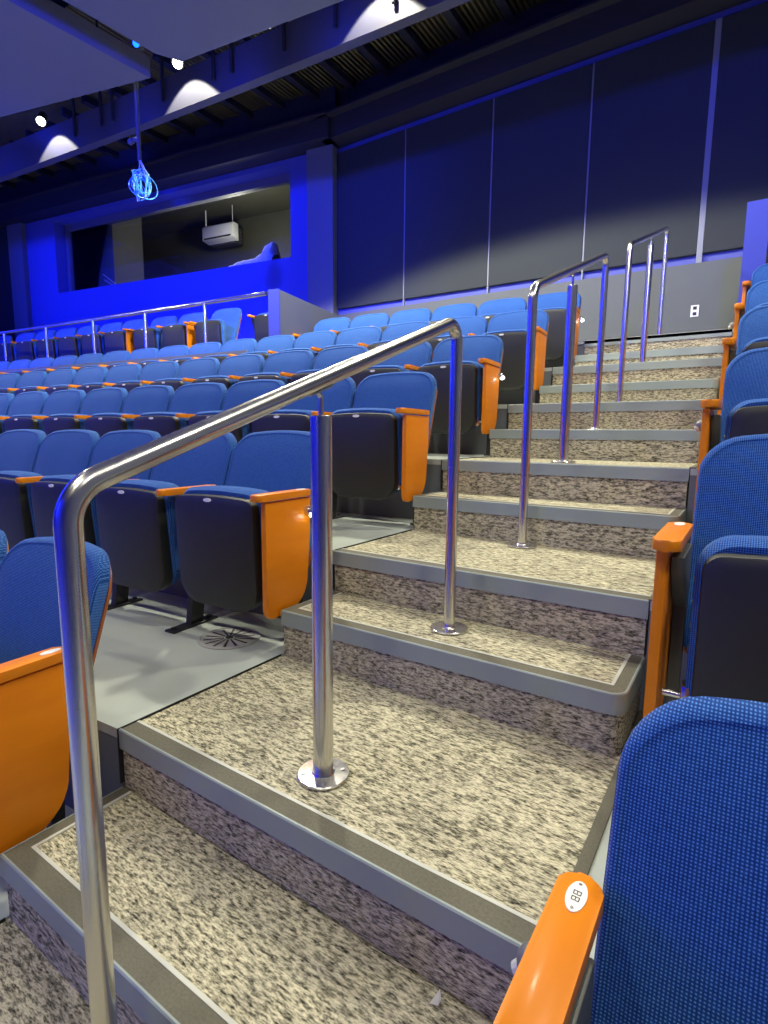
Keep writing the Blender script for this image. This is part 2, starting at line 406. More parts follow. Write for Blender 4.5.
# ------------------------------------------------------------------ staircase
stairs = root('staircase', (0, 0, 0), 0, 'carpeted aisle stairs with grey metal nosings climbing between the seat blocks', 'stairs')
def outline_step(x0, x1, y0, y1, rr=0.045, right_round=True):
    pts = [(x0, y1), (x0, y0)]
    if right_round:
        for k in range(7):
            a = math.radians(-90 + 90 * k / 6); pts.append((x1 - rr + rr * math.cos(a), y0 + rr + rr * math.sin(a)))
    else: pts.append((x1, y0))
    pts.append((x1, y1)); return pts
def step(y0, y1, z, half):
    x1 = W if half else W - 0.002
    x0 = 0.0
    fa = 0.06
    zb = z - H / 2 - 0.012
    bm = bmesh.new()
    if half:
        prism(bm, outline_step(x0 + .006, x1 - .006, y0 + .008, y1, 0.04), 2, zb, z - 0.0035)
    else:
        prism(bm, outline_step(x0 + .004, x1 - .004, y0 + .008, y1, 0.0, False), 2, zb, z - 0.0035)
    s = link('step', bm, 'carpet', stairs)
    # nosing: front fascia (wraps round both ends of a half step) with a thin top lip
    bm = bmesh.new()
    if half:
        o = outline_step(x0, x1, y0, y1 - .002, 0.045); i_ = outline_step(x0 + .0055, x1 - .0055, y0 + .0075, y1 - .002, 0.04)
        va = [bm.verts.new((x, y, z - fa)) for x, y in o]; vb = [bm.verts.new((x, y, z - 0.003)) for x, y in o]
        o2 = outline_step(x0 + .003, x1 - .003, y0 + .003, y1 - .002, 0.042)
        vt = [bm.verts.new((x, y, z)) for x, y in o2]
        vi = [bm.verts.new((x, y, z)) for x, y in outline_step(x0 + .007, x1 - .007, y0 + .007, y1 - .002, 0.038)]
        vj = [bm.verts.new((x, y, z - fa)) for x, y in i_]
        for A, B in ((va, vb), (vb, vt), (vt, vi), (vj, va)):
            for k in range(len(A) - 1): bm.faces.new((A[k], A[k + 1], B[k + 1], B[k]))
        bm.faces.new((va[0], vb[0], vt[0], vi[0], vj[0])); bm.faces.new((va[-1], vj[-1], vi[-1], vt[-1], vb[-1]))
    else:
        prism(bm, [(y0, z - fa), (y0 + .0075, z - fa), (y0 + .0075, z - .004), (y0 + .0075, z), (y0 + .003, z), (y0, z - .003)], 0, x0, x1)
    link('nosing', bm, 'nosing', s)
    # dark gritty strip and the pale line behind it
    bm = bmesh.new(); sw = 0.055
    if half:
        yb = y1 - .001
        box(bm, x0 + .04, x1 - .04, y0 + .007, y0 + sw, z - .0035, z - .0008)
        prism(bm, [(x0 + .007, y0 + .0075), (x0 + .04, y0 + .0075), (x0 + .04, yb), (x0 + .007, yb)], 2, z - .0035, z - .0008)
        pr = [(x1 - .04, yb), (x1 - .04, y0 + .0075)] + outline_step(x0, x1 - .007, y0 + .0075, yb, .038)[2:]
        prism(bm, pr, 2, z - .0035, z - .0008)
    else:
        box(bm, x0 + .004, x1 - .004, y0 + .007, y0 + sw, z - .0035, z - .0008)
    link('grip_strip', bm, 'grip', s)
    bm = bmesh.new(); lw = 0.009
    if half:
        box(bm, x0 + .04, x1 - .04, y0 + sw, y0 + sw + lw, z - .0035, z + .0002)
        box(bm, x0 + .04, x0 + .04 + lw, y0 + sw + lw, yb, z - .0035, z + .0002)
        box(bm, x1 - .04 - lw, x1 - .04, y0 + sw + lw, yb, z - .0035, z + .0002)
    else:
        box(bm, x0 + .004, x1 - .004, y0 + sw, y0 + sw + lw, z - .0035, z + .0002)
    link('edge_line', bm, 'line', s)
for n in range(-1, 6):
    y1 = (n + 1) * P + 0.01 if n < 5 else 6.2695
    step(n * P, y1, n * H, False)
    step(n * P - D, n * P + .002, (n - .5) * H, True)
# black joints where the stair carpet meets the floor tiers
for n in range(-1, 5):
    bm = bmesh.new()
    box(bm, -0.004, 0.000, n * P - .003, (n + 1) * P - D, n * H - .17, n * H + .0008)
    tag(link('trim_1', bm, 'joint'), kind='structure')
    bm = bmesh.new()
    box(bm, W - .004, W + .022, n * P + .0, (n + 1) * P - 0.001, n * H - .001, n * H + .006, 0.002)
    tag(link('trim_2', bm, 'grip'), kind='structure')

# ------------------------------------------------------------------ handrails on the stairs
XR = 0.627
def hz(y): return 0.985 + 0.365 * (y - 0.198)
def flange(parent, y, z):
    bm = bmesh.new()
    prof = [(0.066, 0.0), (0.066, 0.004), (0.064, 0.006), (0.03, 0.008), (0.0272, 0.012), (0.0190, 0.012)]
    seg = 36; R = []
    for r, h in prof: R.append([bm.verts.new((XR + r * math.cos(2 * PI * k / seg), y + r * math.sin(2 * PI * k / seg), z + h)) for k in range(seg)])
    for a, b in zip(R, R[1:]):
        for k in range(seg): bm.faces.new((a[k], a[(k + 1) % seg], b[(k + 1) % seg], b[k]))
    bm.faces.new(R[0])
    f = link('base_flange', bm, 'steel', parent, True)
    for k in range(4):
        a = PI / 4 + k * PI / 2; bm = bmesh.new()
        disc(bm, (XR + .050 * math.cos(a), y + .050 * math.sin(a), z + .006), (0, 0, 1), .0055, .003, 10)
        link('screw', bm, 'steel', f)
def handrail(ya, za, ym, zm, yb, zb, label):
    r = root('handrail', (XR, ya, za), 0, label, 'handrail', 'steel handrails up the middle of the stairs')
    pts = bend([(XR, ya, za + .004), (XR, ya, hz(ya)), (XR, yb, hz(yb)), (XR, yb, zb + .004)], [0.075, 0.05], 10)
    bm = bmesh.new(); tube(bm, pts, 0.0200, 28); o = link('rail', bm, 'steel', None, True)
    zt = hz(ym) - 0.080
    bm = bmesh.new(); tube(bm, [(XR, ym, zm + .004), (XR, ym, zt - .002), (XR, ym, zt)], .0255, 28, radii=[.0255, .0255, .0235])
    o2 = link('middle_post', bm, 'steel', None, True)
    bm = bmesh.new()
    tube(bm, bend([(XR, ym, zt - .01), (XR, ym, zt + .045), (XR, ym - .022, zt + .06)], .015, 5), .0062, 10)
    sl = 0.365
    y0, y1 = ym - .045, ym + .03
    z0, z1 = hz(y0) - .0235, hz(y1) - .0235
    q = [(XR - .012, y0, z0), (XR + .012, y0, z0), (XR + .012, y1, z1), (XR - .012, y1, z1)]
    a = [bm.verts.new(p) for p in q]; b = [bm.verts.new((p[0], p[1], p[2] + .005)) for p in q]
    bm.faces.new(a[::-1]); bm.faces.new(b)
    for k in range(4): bm.faces.new((a[k], a[(k + 1) % 4], b[(k + 1) % 4], b[k]))
    o3 = link('saddle_bracket', bm, 'steel', None, True)
    fl = []
    for y, z in ((ya, za), (ym, zm), (yb, zb)): flange(o, y, z) if False else fl.append((y, z))
    for y, z in fl: flange(r, y, z)
    inv = Matrix.Translation((-XR, -ya, -za))
    for o_ in (o, o2, o3): o_.parent = r
    for c in [c for c in COL.objects if c.parent == r]:
        c.data.transform(inv)
        for g in [g for g in COL.objects if g.parent == c]: g.data.transform(inv)
handrail(-.402, -.36, .175, 0, .862, .18, 'steel handrail with three posts on the lowest steps, topmost post on carpeted half step')
handrail(1.578, .36, 2.17, .72, 2.86, .90, 'middle one of three steel handrails climbing the carpeted stairs')
handrail(3.550, 1.08, 4.40, 1.44, 5.22, 1.80, 'uppermost steel handrail, ending on the landing before the grey wall')

# ------------------------------------------------------------------ seats
def back_fn(x, d, z):
    t = z - .30
    return (x, .855 + t * .34 + d - 0.35 * x * x, z)
def build_seat(name, kind, label, group, side=1, light=False, plate=False):
    """kind 'mid' or 'end'. Local frame: x along the row (+x towards the aisle when side=1), -y faces the stage"""
    r = root(name, (0, 0, 0), 0, label, 'seat', group)
    # backrest cushion + wooden shell behind
    ol = rrect(.265, .29, .872, .092, .05, .026, taper=0.0)
    bm = bmesh.new()
    pillow(bm, ol, [(0.004, .052), (0, .045), (0, .016), (.006, .004), (.012, .001), (.016, .003), (.022, .0015), (.05, -.008), (.12, -.016), (.20, -.019)], back_fn)
    back = link('backrest', bm, 'fabric', r, True)
    bm = bmesh.new()
    ol2 = rrect(.262, .27, .852, .105, .05, .030, taper=0.0)
    pillow(bm, ol2, [(0, .052), (-.003, .054), (-.003, .062), (0, .064), (.02, .066)], back_fn)
    link('back_shell', bm, 'shell_wood', r, True)
    # folded-up seat: blue cushion and black underside shell
    def cf(x, d, z):
        t = (z - .16) / .48
        return (x, .665 + d * (0.25 + 0.75 * t) + .02 * (1 - t), z)
    bm = bmesh.new()
    pillow(bm, rrect(.232, .17, .640, .07, .10, .014), [(.012, -.02), (0, 0.0), (0, .075), (.012, .10), (.03, .112), (.08, .118)], cf)
    link('seat_cushion', bm, 'fabric', r, True)
    def pf(x, d, z):
        t = (z - .15) / .46
        return (x, .605 + d + .022 * (1 - t) ** 2 + .12 * x * x, z)
    bm = bmesh.new()
    pillow(bm, rrect(.216, .150, .612, .038, .105, .010), [(.002, .062), (0, .05), (0, .012), (.003, .004), (.012, 0), (.03, -.003), (.12, -.006)], pf)
    pan = link('seat_pan', bm, 'pan_front', r, True)
    bm = bmesh.new()
    vs = []
    seg = 14
    for zz, k0 in ((.5945, 0), (.5945, 1)):
        vs.append([bm.verts.new((-.01 + .021 * math.cos(2 * PI * k / seg), (.6005 if k0 else .606) , zz + .0075 * math.sin(2 * PI * k / seg))) for k in range(seg)])
    bm.faces.new(vs[0]); bm.faces.new(vs[1])
    for k in range(seg): bm.faces.new((vs[0][k], vs[0][(k + 1) % seg], vs[1][(k + 1) % seg], vs[1][k]))
    link('number_plate', bm, 'white', pan)
    # standard + armrest on the side away from the aisle
    def standard(xs, top, rear=False):
        bm = bmesh.new()
        if rear:
            prism(bm, [(.815, .006), (.85, .006), (.868, .42), (.875, top - .02), (.66, top - .02), (.68, top - .07), (.825, .42)], 0, xs - .014, xs + .014, .003)
            box(bm, xs - .022, xs + .022, .79, .87, .0, .010, .003)
            return link('leg', bm, 'blackmetal' if side == 1 else 'bracket_dark', r, True)
        prism(bm, [(.70, .006), (.775, .006), (.80, .20), (.86, .42), (.875, top - .02), (.66, top - .02), (.68, top - .07), (.745, .42), (.735, .2)], 0, xs - .016, xs + .016, .003)
        box(bm, xs - .03, xs + .03, .60, .85, .0, .010, .003)
        for yy in (.625, .825): disc(bm, (xs, yy, .01), (0, 0, 1), .011, .009, 8)
        return link('leg', bm, 'blackmetal', r, True)
    def arm(xs, hw, top, y0, y1, nm='armrest'):
        bm = bmesh.new()
        pts = []
        rr = min(hw, .022)
        for cx, cy, a0 in ((hw - rr, y1 - rr, 0), (-hw + rr, y1 - rr, 90), (-hw + rr, y0 + rr, 180), (hw - rr, y0 + rr, 270)):
            for k in range(6):
                a = math.radians(a0 + 90 * k / 5); pts.append((xs + cx + rr * math.cos(a), cy + rr * math.sin(a)))
        prism(bm, pts, 2, top - .026, top, .006)
        return link(nm, bm, 'wood', r, True)
    xs = -side * PITCH / 2
    standard(xs, .60); arm(xs, .024, .622, .575, .885)
    if kind == 'end':
        xe = side * (PITCH / 2 - .012)
        standard(xe - side * .012, .60, True)
        # orange end panel
        bm = bmesh.new()
        o = [(.612, .60), (.612, .185)]
        for k in range(5): a = math.radians(180 + 90 * k / 4); o.append((.647 + .035 * math.cos(a), .183 + .035 * math.sin(a)))
        for k in range(9):
            a = math.radians(-80 + 80 * k / 8); o.append((.735 + .125 * math.cos(a), .285 + .135 * math.sin(a)))
        o += [(.878, .45), (.886, .60)]
        xp = xe + side * .016
        prism(bm, o, 0, xp - .012, xp + .012, .003)
        link('end_panel', bm, 'wood', r, True)
        ex = .05 if plate else 0
        a_ = arm(xe + side * .006, .029, .632, .572, .892 + ex)
        # oval row plate near the rear end of the cap
        bm = bmesh.new(); vs = []
        for zz in (.6315, .6335): vs.append([bm.verts.new((xe + side * .006 + .0125 * math.cos(2 * PI * k / 24), .848 + ex + .027 * math.sin(2 * PI * k / 24), zz)) for k in range(24)])
        bm.faces.new(vs[0][::-1]); bm.faces.new(vs[1])
        for k in range(24): bm.faces.new((vs[0][k], vs[0][(k + 1) % 24], vs[1][(k + 1) % 24], vs[1][k]))
        link('row_plate', bm, 'white', a_)
        if plate:   # the letters BB and two screws
            bm = bmesh.new(); cx = xe + side * .006; t = .0011; z0, z1 = .6334, .6339
            for j in (-1, 1):
                # letter: up = +x, reading along -y
                yc = .848 + ex - j * .0052; hh, ww = .0050, .0036
                box(bm, cx - hh, cx + hh, yc + ww - t, yc + ww, z0, z1)
                for xx in (-hh, -t / 2, hh - t): box(bm, cx + xx, cx + xx + t, yc - ww + .0006, yc + ww, z0, z1)
                for xx in ((-hh + .0006, -.0006), (.0006, hh - .0006)): box(bm, cx + xx[0], cx + xx[1], yc - ww, yc - ww + t, z0, z1)
            link('row_letters', bm, 'ink', a_)
            for yy in (.827 + ex, .869 + ex):
                bm = bmesh.new(); disc(bm, (cx, yy, .6334), (0, 0, 1), .0022, .0008, 10); link('plate_screw', bm, 'steel', a_)
        # hinge rod and clevis low on the inner side
        bm = bmesh.new()
        tube(bm, [(xe, .70, .235), (xe - side * .095, .70, .235)], .009, 10)
        box(bm, xe - side * .052 - .012, xe - side * .052 + .012, .675, .725, .205, .268, .004)
        link('pivot_rod', bm, 'steel', r, True)
        bm = bmesh.new()
        box(bm, xe - side * .052 - .006, xe - side * .052 + .006, .80, .85, .28, .53, .002)
        for zz in (.32, .38, .44, .50): disc(bm, (xe - side * .052 - .007, .815, zz), (-1, 0, 0), .007, .006, 8)
        link('bolt_plate', bm, 'bracket', r, True)
        if light:
            xl = xp + side * .012; bm = bmesh.new()
            tube(bm, [(xl - side * .004, .862, .545), (xl + side * .006, .862, .545), (xl + side * .024, .862, .545), (xl + side * .034, .862, .545), (xl + side * .038, .862, .545)], .02, 20, radii=[.024, .024, .022, .015, .006])
            l = link('aisle_light', bm, 'steel' if side == 1 else 'bracket', r, True)
            bm = bmesh.new()
            tube(bm, [(xl + side * .022, .858, .540), (xl + side * .036, .853, .528)], .010, 14, radii=[.014, .012])
            link('lamp_lens', bm, 'stepled' if side == 1 else 'line', l)
    return r

def ordinal(k): return ['aisle', 'second', 'third', 'fourth', 'fifth', 'sixth', 'seventh', 'eighth', 'ninth', 'tenth', 'eleventh', 'twelfth', 'thirteenth', 'fourteenth', 'fifteenth', 'sixteenth', 'seventeenth', 'eighteenth', 'nineteenth'][k]
pitches = {-1: .578, 0: .533, 1: .547, 2: .554, 3: .542, 4: .54}
counts = {-1: 2, 0: 7, 1: 11, 2: 14, 3: 18, 4: 6}
rown = {-1: 'lowest', 0: 'second lowest', 1: 'third lowest', 2: 'fourth lowest', 3: 'fifth lowest', 4: 'topmost'}
for n in range(-1, 5):
    PITCH = pitches[n]
    g = 'blue seats of the main block, %s row' % rown[n]
    lab_end = 'blue aisle seat with orange end panel, %s row of the main block' % rown[n]
    first = build_seat('theater_seat', 'end', lab_end, g, 1, light=(n in (0, 2, 4)))
    x = -.05 - PITCH / 2
    first.location = (x + .95 * math.sin(slope(x)), n * P + curve(x), n * H); first.rotation_euler = (0, 0, slope(x))
    proto = None
    for k in range(1, counts[n]):
        x = -.05 - PITCH * (k + .5)
        if proto is None:
            proto = o = build_seat('theater_seat', 'mid', '', g, 1); index_tree(proto)
        else: o = copy_tree(proto)
        o['label'] = 'blue folded seat, %s from the stairs in the %s row of the main block' % (ordinal(k), rown[n])
        o.location = (x + .95 * math.sin(slope(x)), n * P + curve(x), n * H); o.rotation_euler = (0, 0, slope(x))
# seats on the other side of the stairs (only the aisle seats are in view)
PITCH = .585
for n in range(-1, 5):
    lab = {-1: 'big blue aisle seat with BB plate on its orange armrest, beside the lowest steps'}.get(n,
        'blue aisle seat in the %s row of the side opposite the main block' % {0: 'second', 1: 'third', 2: 'fourth', 3: 'fifth', 4: 'topmost'}.get(n, ''))
    o = build_seat('theater_seat', 'end', lab, 'aisle seats opposite the main block', -1, light=(n in (-1, 1, 3)), plate=(n == -1))
    x = W + .074 + PITCH / 2
    o.location = (x, n * P - (.062 if n < 0 else .065), n * H)
# seats on the terrace behind the guard rail
PITCH = .56
tl = [(-4.0, 4.93, 0), (-5.04, 4.80, 1), (-5.73, 4.74, 0), (-6.33, 4.66, 0), (-6.96, 4.56, 1), (-7.53, 4.50, 0), (-8.10, 4.42, 0), (-8.67, 4.34, 0), (-9.24, 4.26, 0), (-9.81, 4.18, 0), (-10.55, 4.09, 1), (-11.13, 4.01, 0)]
lab_t = ['blue seat half hidden by the grey partition on the upper terrace',
 'terrace seat with metal side bar, nearest the partition in the open',
 'terrace seat behind the guard rail, second along from the one with metal bar',
 'terrace seat between the first and middle orange end panels',
 'terrace seat with orange end panel, middle one of the three with panels',
 'terrace seat next beyond the middle orange end panel', 'terrace seat two beyond the middle orange end panel',
 'terrace seat three beyond the middle orange end panel', 'terrace seat four beyond the middle orange end panel',
 'terrace seat just before the last orange end panel', 'terrace seat with orange end panel, last of the three with panels',
 'last terrace seat in view behind the guard rail']
lab_t[1] = 'terrace seat standing first in the open beside the grey partition'
lab_t[2] = 'terrace seat with orange end panel, first such along from the grey partition'
pm = pe = None
for (x, yt, e), lb in zip(tl, lab_t):
    e = lb.find('with orange') > 0
    if e:
        if pe is None: pe = o = build_seat('theater_seat', 'end', '', 'blue seats on the upper terrace', 1); index_tree(pe)
        else: o = copy_tree(pe)
    else:
        if pm is None: pm = o = build_seat('theater_seat', 'mid', '', 'blue seats on the upper terrace', 1); index_tree(pm)
        else: o = copy_tree(pm)
    o['label'] = lb
    o.location = (x + .14, yt - 1.05, 5 * H); o.rotation_euler = (0, 0, math.atan(.14))

# ------------------------------------------------------------------ floor diffuser, scrap of paper, outlet
gx, gy = -.30, .665
r = root('floor_diffuser', (gx, gy, 0), 0, 'round grey floor air vent with radial slots under the aisle seat', 'vent')
bm = bmesh.new(); R = []
for rr, h in ((.128, .001), (.128, .004), (.118, .005), (.116, .003), (.02, .003)):
    R.append([bm.verts.new((rr * math.cos(2 * PI * k / 48), rr * math.sin(2 * PI * k / 48), h)) for k in range(48)])
for a, b in zip(R, R[1:]):
    for k in range(48): bm.faces.new((a[k], a[(k + 1) % 48], b[(k + 1) % 48], b[k]))
bm.faces.new(R[-1])
link('vent_ring', bm, simple('vent_grey', (.36, .36, .35), .5), r, True)
bm = bmesh.new()
for k in range(14):
    a = 2 * PI * k / 14; c, s = math.cos(a), math.sin(a)
    q = [(.022, -.0035), (.105, -.006), (.105, .006), (.022, .0035)]
    bm.faces.new([bm.verts.new((x * c - y * s, x * s + y * c, .0036)) for x, y in q])
tube(bm, [(0, 0, .003), (0, 0, .006)], .016, 16)
link('vent_slot', bm, 'ink', r)

bm = bmesh.new()
for a, b, c in (((.0, 0, .0), (.016, .004, .001), (.006, .03, .006)), ((.006, .03, .006), (.016, .004, .001), (.018, .012, .010))):
    bm.faces.new([bm.verts.new(v) for v in (a, b, c)])
bmesh.ops.solidify(bm, geom=bm.faces[:], thickness=.001)
o = link('paper_scrap', bm, 'white'); o.location = (1.055, -.035, -.178)
tag(o, 'tiny white scrap of paper lying on the carpet of a low step', 'paper scrap')

# ------------------------------------------------------------------ back wall with acoustic panels
bm = bmesh.new(); box(bm, -4.6, 5.2, YW + .03, YW + .2, 1.0, 6.2); tag(link('wall_back', bm, 'booth_paint'), kind='structure')
bm = bmesh.new(); box(bm, -4.25, 5.2, YW - .03, YW + .03, 1.0, 2.745); tag(link('wall_back', bm, 'knee'), kind='structure')
seams = [-4.21, -2.965, -1.645, -.42, .815, 2.10, 3.4]
gaps = [.0, .012, .012, .012, .035, .012]
plab = ['dark acoustic wall panel beside the blue corner column', 'dark acoustic wall panel, second from the blue corner column',
        'dark acoustic wall panel, third from the blue corner column', 'dark acoustic wall panel just before the wide pale seam',
        'dark acoustic wall panel beyond the wide pale seam, by the blue fin wall', 'dark acoustic wall panel, last beyond the wide pale seam']
for i in range(5):
    x0, x1 = seams[i] + (.012 if i != 4 else .03), seams[i + 1] - (.012 if i != 3 else .03)
    bm = bmesh.new(); box(bm, x0, x1, YW - .025, YW + .0295, 2.84, 5.13, .006)
    tag(link('acoustic_panel', bm, 'panel'), plab[i], 'wall panel', 'dark acoustic panels on the back wall')
    bm = bmesh.new(); box(bm, seams[i + 1] - (.008 if i != 3 else .028), seams[i + 1] + (.008 if i != 3 else .028), YW - .02, YW + .03, 2.745, 5.13)
    tag(link('trim_3', bm, 'seam'), kind='structure')
r = root('wall_outlet', (.82, YW - .03, 2.24), 0, 'small white outlet plate on the grey wall above the top landing', 'outlet')
bm = bmesh.new(); box(bm, -.04, .04, -.008, 0, -.062, .062, .003); link('cover_plate', bm, 'white', r)
for zz in (-.03, .03):
    bm = bmesh.new(); box(bm, -.018, .018, -.0105, -.006, zz - .017, zz + .017, .002); link('socket', bm, 'black', r)

# ------------------------------------------------------------------ booth wall with window
ang = math.atan(.15)
def LW(u, d, z):   # u along the wall from its corner (negative = further), d = depth behind the face
    c, s = math.cos(ang), math.sin(ang)
    return (-4.26 + u * c - d * s, YW - .04 + u * s + d * c, z)
def lbox(bm, u0, u1, d0, d1, z0, z1):
    v = [bm.verts.new(LW(*p)) for p in ((u0, d0, z0), (u1, d0, z0), (u1, d1, z0), (u0, d1, z0), (u0, d0, z1), (u1, d0, z1), (u1, d1, z1), (u0, d1, z1))]
    for q in ((0, 3, 2, 1), (4, 5, 6, 7), (0, 1, 5, 4), (1, 2, 6, 5), (2, 3, 7, 6), (3, 0, 4, 7)): bm.faces.new([v[i] for i in q])
uL, uR, zb_, zt_ = -6.63, -.80, 3.73, 5.14
TH = .34
bm = bmesh.new()
lbox(bm, uL - 1.0, uL, 0, TH, 1.2, 6.2); lbox(bm, uR, -.42, 0, TH, 1.2, 6.2)
lbox(bm, uL, uR, 0, TH, 1.2, zb_); lbox(bm, uL, uR, 0, TH, zt_, 6.2)
tag(link('wall_booth', bm, 'booth_paint'), kind='structure')
bm = bmesh.new(); lbox(bm, -.42, .05, -.10, TH, 1.2, 6.2); tag(link('trim_4', bm, 'strip'), kind='structure')
bm = bmesh.new(); lbox(bm, -8.02, -7.55, -.10, TH, 1.2, 6.2); tag(link('trim_4', bm, 'strip'), kind='structure')
bm = bmesh.new(); lbox(bm, -13.0, -8.02, .06, TH, 1.2, 6.2); tag(link('wall_booth', bm, 'booth_paint'), kind='structure')
bm = bmesh.new(); lbox(bm, -9.1, -8.08, 0.0, .059, 2.4, 5.2)
tag(link('acoustic_panel', bm, 'panel'), 'dark wall panel past the far end of the booth window, behind terrace seats', 'wall panel', 'dark acoustic panels on the back wall')
wr = root('window_1', LW(uL, TH, zb_), 0, None, None); tag(wr, kind='structure')
off = Matrix.Translation(-Vector(LW(uL, TH, zb_)))
bm = bmesh.new()
lbox(bm, uL, uL + .09, TH - .10, TH + .02, zb_, zt_); lbox(bm, uR - .04, uR, TH - .10, TH + .02, zb_, zt_)
lbox(bm, uL, uR, TH - .10, TH + .02, zt_ - .12, zt_); lbox(bm, uL, uR, TH - .10, TH + .02, zb_, zb_ + .02)
o = link('window_frame', bm, 'frame', wr); o.data.transform(off); o['kind'] = 'structure'
bm = bmesh.new(); lbox(bm, uL + .09, uR - .04, TH - .05, TH - .042, zb_ + .02, zt_ - .12)
o = link('window_pane', bm, 'glass', wr); o.data.transform(off); o['kind'] = 'structure'
# room behind the window
bm = bmesh.new(); lbox(bm, -7.6, -.2, 2.9, 3.0, 2.6, 6.2); lbox(bm, -7.7, -7.6, TH, 3.0, 2.6, 6.2); lbox(bm, -.2, -.1, TH, 3.0, 2.6, 6.2)
lbox(bm, -7.6, -.2, TH, 3.0, 2.5, 2.6)
lbox(bm, -7.6, -.2, TH, 3.0, 5.8, 5.9)
tag(link('wall_booth_inner', bm, 'booth'), kind='structure')
bm = bmesh.new(); lbox(bm, -7.1, -6.15, 1.0, 1.8, 2.6, 5.8); tag(link('trim_5', bm, simple('booth_column', (.22, .22, .17), .8, noise=.2, nscale=2)), kind='structure')
# air conditioner
c0 = LW(-4.2, 2.2, 5.27)
r = root('air_conditioner', c0, ang, 'white wall air conditioner hanging inside the dark booth', 'air conditioner'); r.scale = (.86, .86, .86)
bm = bmesh.new()
prism(bm, [(-.11, -.16), (.12, -.20), (.12, .19), (-.06, .19), (-.11, .13)], 0, -.50, .50, .012); link('body', bm, 'ac', r, True)
bm = bmesh.new(); box(bm, -.44, .44, -.118, -.10, -.150, -.112); link('air_slot', bm, 'ink', r)
bm = bmesh.new(); tube(bm, [(-.46, .0, .19), (-.46, .0, .72)], .018, 8); tube(bm, [(.42, 0, .19), (.42, 0, .9)], .008, 6); link('hanger_rod', bm, 'ac', r)
bm = bmesh.new(); box(bm, -.42, .42, .12, .35, -.24, .15); link('backing_box', bm, 'dark', r)
# cloth covered gear on the booth counter
bm = bmesh.new()
rows = 9; cols = 24; V = []
for j in range(cols + 1):
    u = j / cols; hgt = .20 + .20 * u + .06 * math.sin(u * 9) * u + (.07 if u > .75 else 0) - (.20 if u > .97 else 0)
    V.append([bm.verts.new(((u - .5) * 1.05, (k / rows - .5) * .45, max(0.0, hgt * math.sin(PI * k / rows) ** .6 + .012 * math.sin(j * 1.7 + k * 2.1)))) for k in range(rows + 1)])
for j in range(cols):
    for k in range(rows): bm.faces.new((V[j][k], V[j + 1][k], V[j + 1][k + 1], V[j][k + 1]))
bm.faces.new([V[j][0] for j in range(cols + 1)] + [V[j][-1] for j in range(cols, -1, -1)])
o = link('dust_cover', bm, 'cloth', None, True); o.location = LW(-2.05, .62, 3.745); o.rotation_euler = (0, 0, ang)
tag(o, 'crumpled white cloth covering gear on the booth counter', 'cover')
bm = bmesh.new(); lbox(bm, -6.4, -.85, TH + .03, 1.05, 3.60, 3.73)
o = tag(link('counter', bm, 'booth'), 'dark counter inside the booth window under the white cloth', 'counter')
r = root('metal_rack', LW(-5.75, .55, 3.73), ang, 'small rack of two bent chrome bars on the booth counter', 'rack')
bm = bmesh.new(); box(bm, -.2, .2, -.06, .06, 0, .015, .003); link('base', bm, 'blackmetal', r)
for k in range(2):
    bm = bmesh.new(); tube(bm, bend([(-.20 + .04 * k, 0, .44 - .12 * k), (.14 + .05 * k, 0, .22 - .08 * k), (.14 + .05 * k, 0, .005)], .02, 4), .014, 8)
    link('bar', bm, 'ac', r)

# ------------------------------------------------------------------ partitions and guard rail
def wall_seg(name, a, b, th, z0, z1, mat):
    a = Vector((*a, 0)); b = Vector((*b, 0)); d = (b - a).normalized(); n = Vector((-d.y, d.x, 0)) * th / 2
    bm = bmesh.new(); q = [a - n, b - n, b + n, a + n]
    lo = [bm.verts.new((p.x, p.y, z0)) for p in q]; hi = [bm.verts.new((p.x, p.y, z1)) for p in q]
    bm.faces.new(lo[::-1]); bm.faces.new(hi)
    for k in range(4): bm.faces.new((lo[k], lo[(k + 1) % 4], hi[(k + 1) % 4], hi[k]))
    return tag(link(name, bm, mat), kind='structure')
wall_seg('wall_partition', (-3.28, 3.96), (-3.495, 5.055), .13, 1.0, 2.51, 'partition')
wall_seg('wall_partition', (-3.495, 5.055), (-3.72, 6.2), .13, 1.0, 2.51, 'partition')
wall_seg('wall_partition', (1.345, 5.02), (1.42, 6.268), .15, 1.0, 2.835, 'strip')
wall_seg('trim_lit_end', (-3.276, 3.945), (-3.28, 3.965), .15, 1.0, 2.515, 'blue_lit_paint')  # end faces of both partitions: blue stage light put into the paint colour
wall_seg('trim_lit_end', (1.345, 5.0), (1.345, 5.03), .17, 1.0, 2.84, 'blue_lit_paint')
gr = root('guard_rail', (-3.4, 3.9, 5 * H), 0, 'long steel guard rail on posts in front of the terrace seats', 'guard rail')
def ry(x): return 3.93 + .082 * (x + 3.4) - .0012 * (x + 3.4) ** 2
xsr = [-3.38 - .5 * i for i in range(20)]
bm = bmesh.new(); tube(bm, [(x + 3.4, ry(x) - 3.9, 2.475 + .0 - 5 * H) for x in xsr], .024, 12); link('top_rail', bm, 'steel', gr, True)
for x in (-4.38, -5.50, -6.62, -7.78, -8.95, -10.1, -11.3):
    bm = bmesh.new(); tube(bm, [(x + 3.4, ry(x) - 3.9, .004), (x + 3.4, ry(x) - 3.9, 2.46 - 5 * H)], .022, 12)
    tube(bm, [(x + 3.4, ry(x) - 3.9, 0), (x + 3.4, ry(x) - 3.9, .006)], .045, 16)
    link('post', bm, 'steel', gr, True)

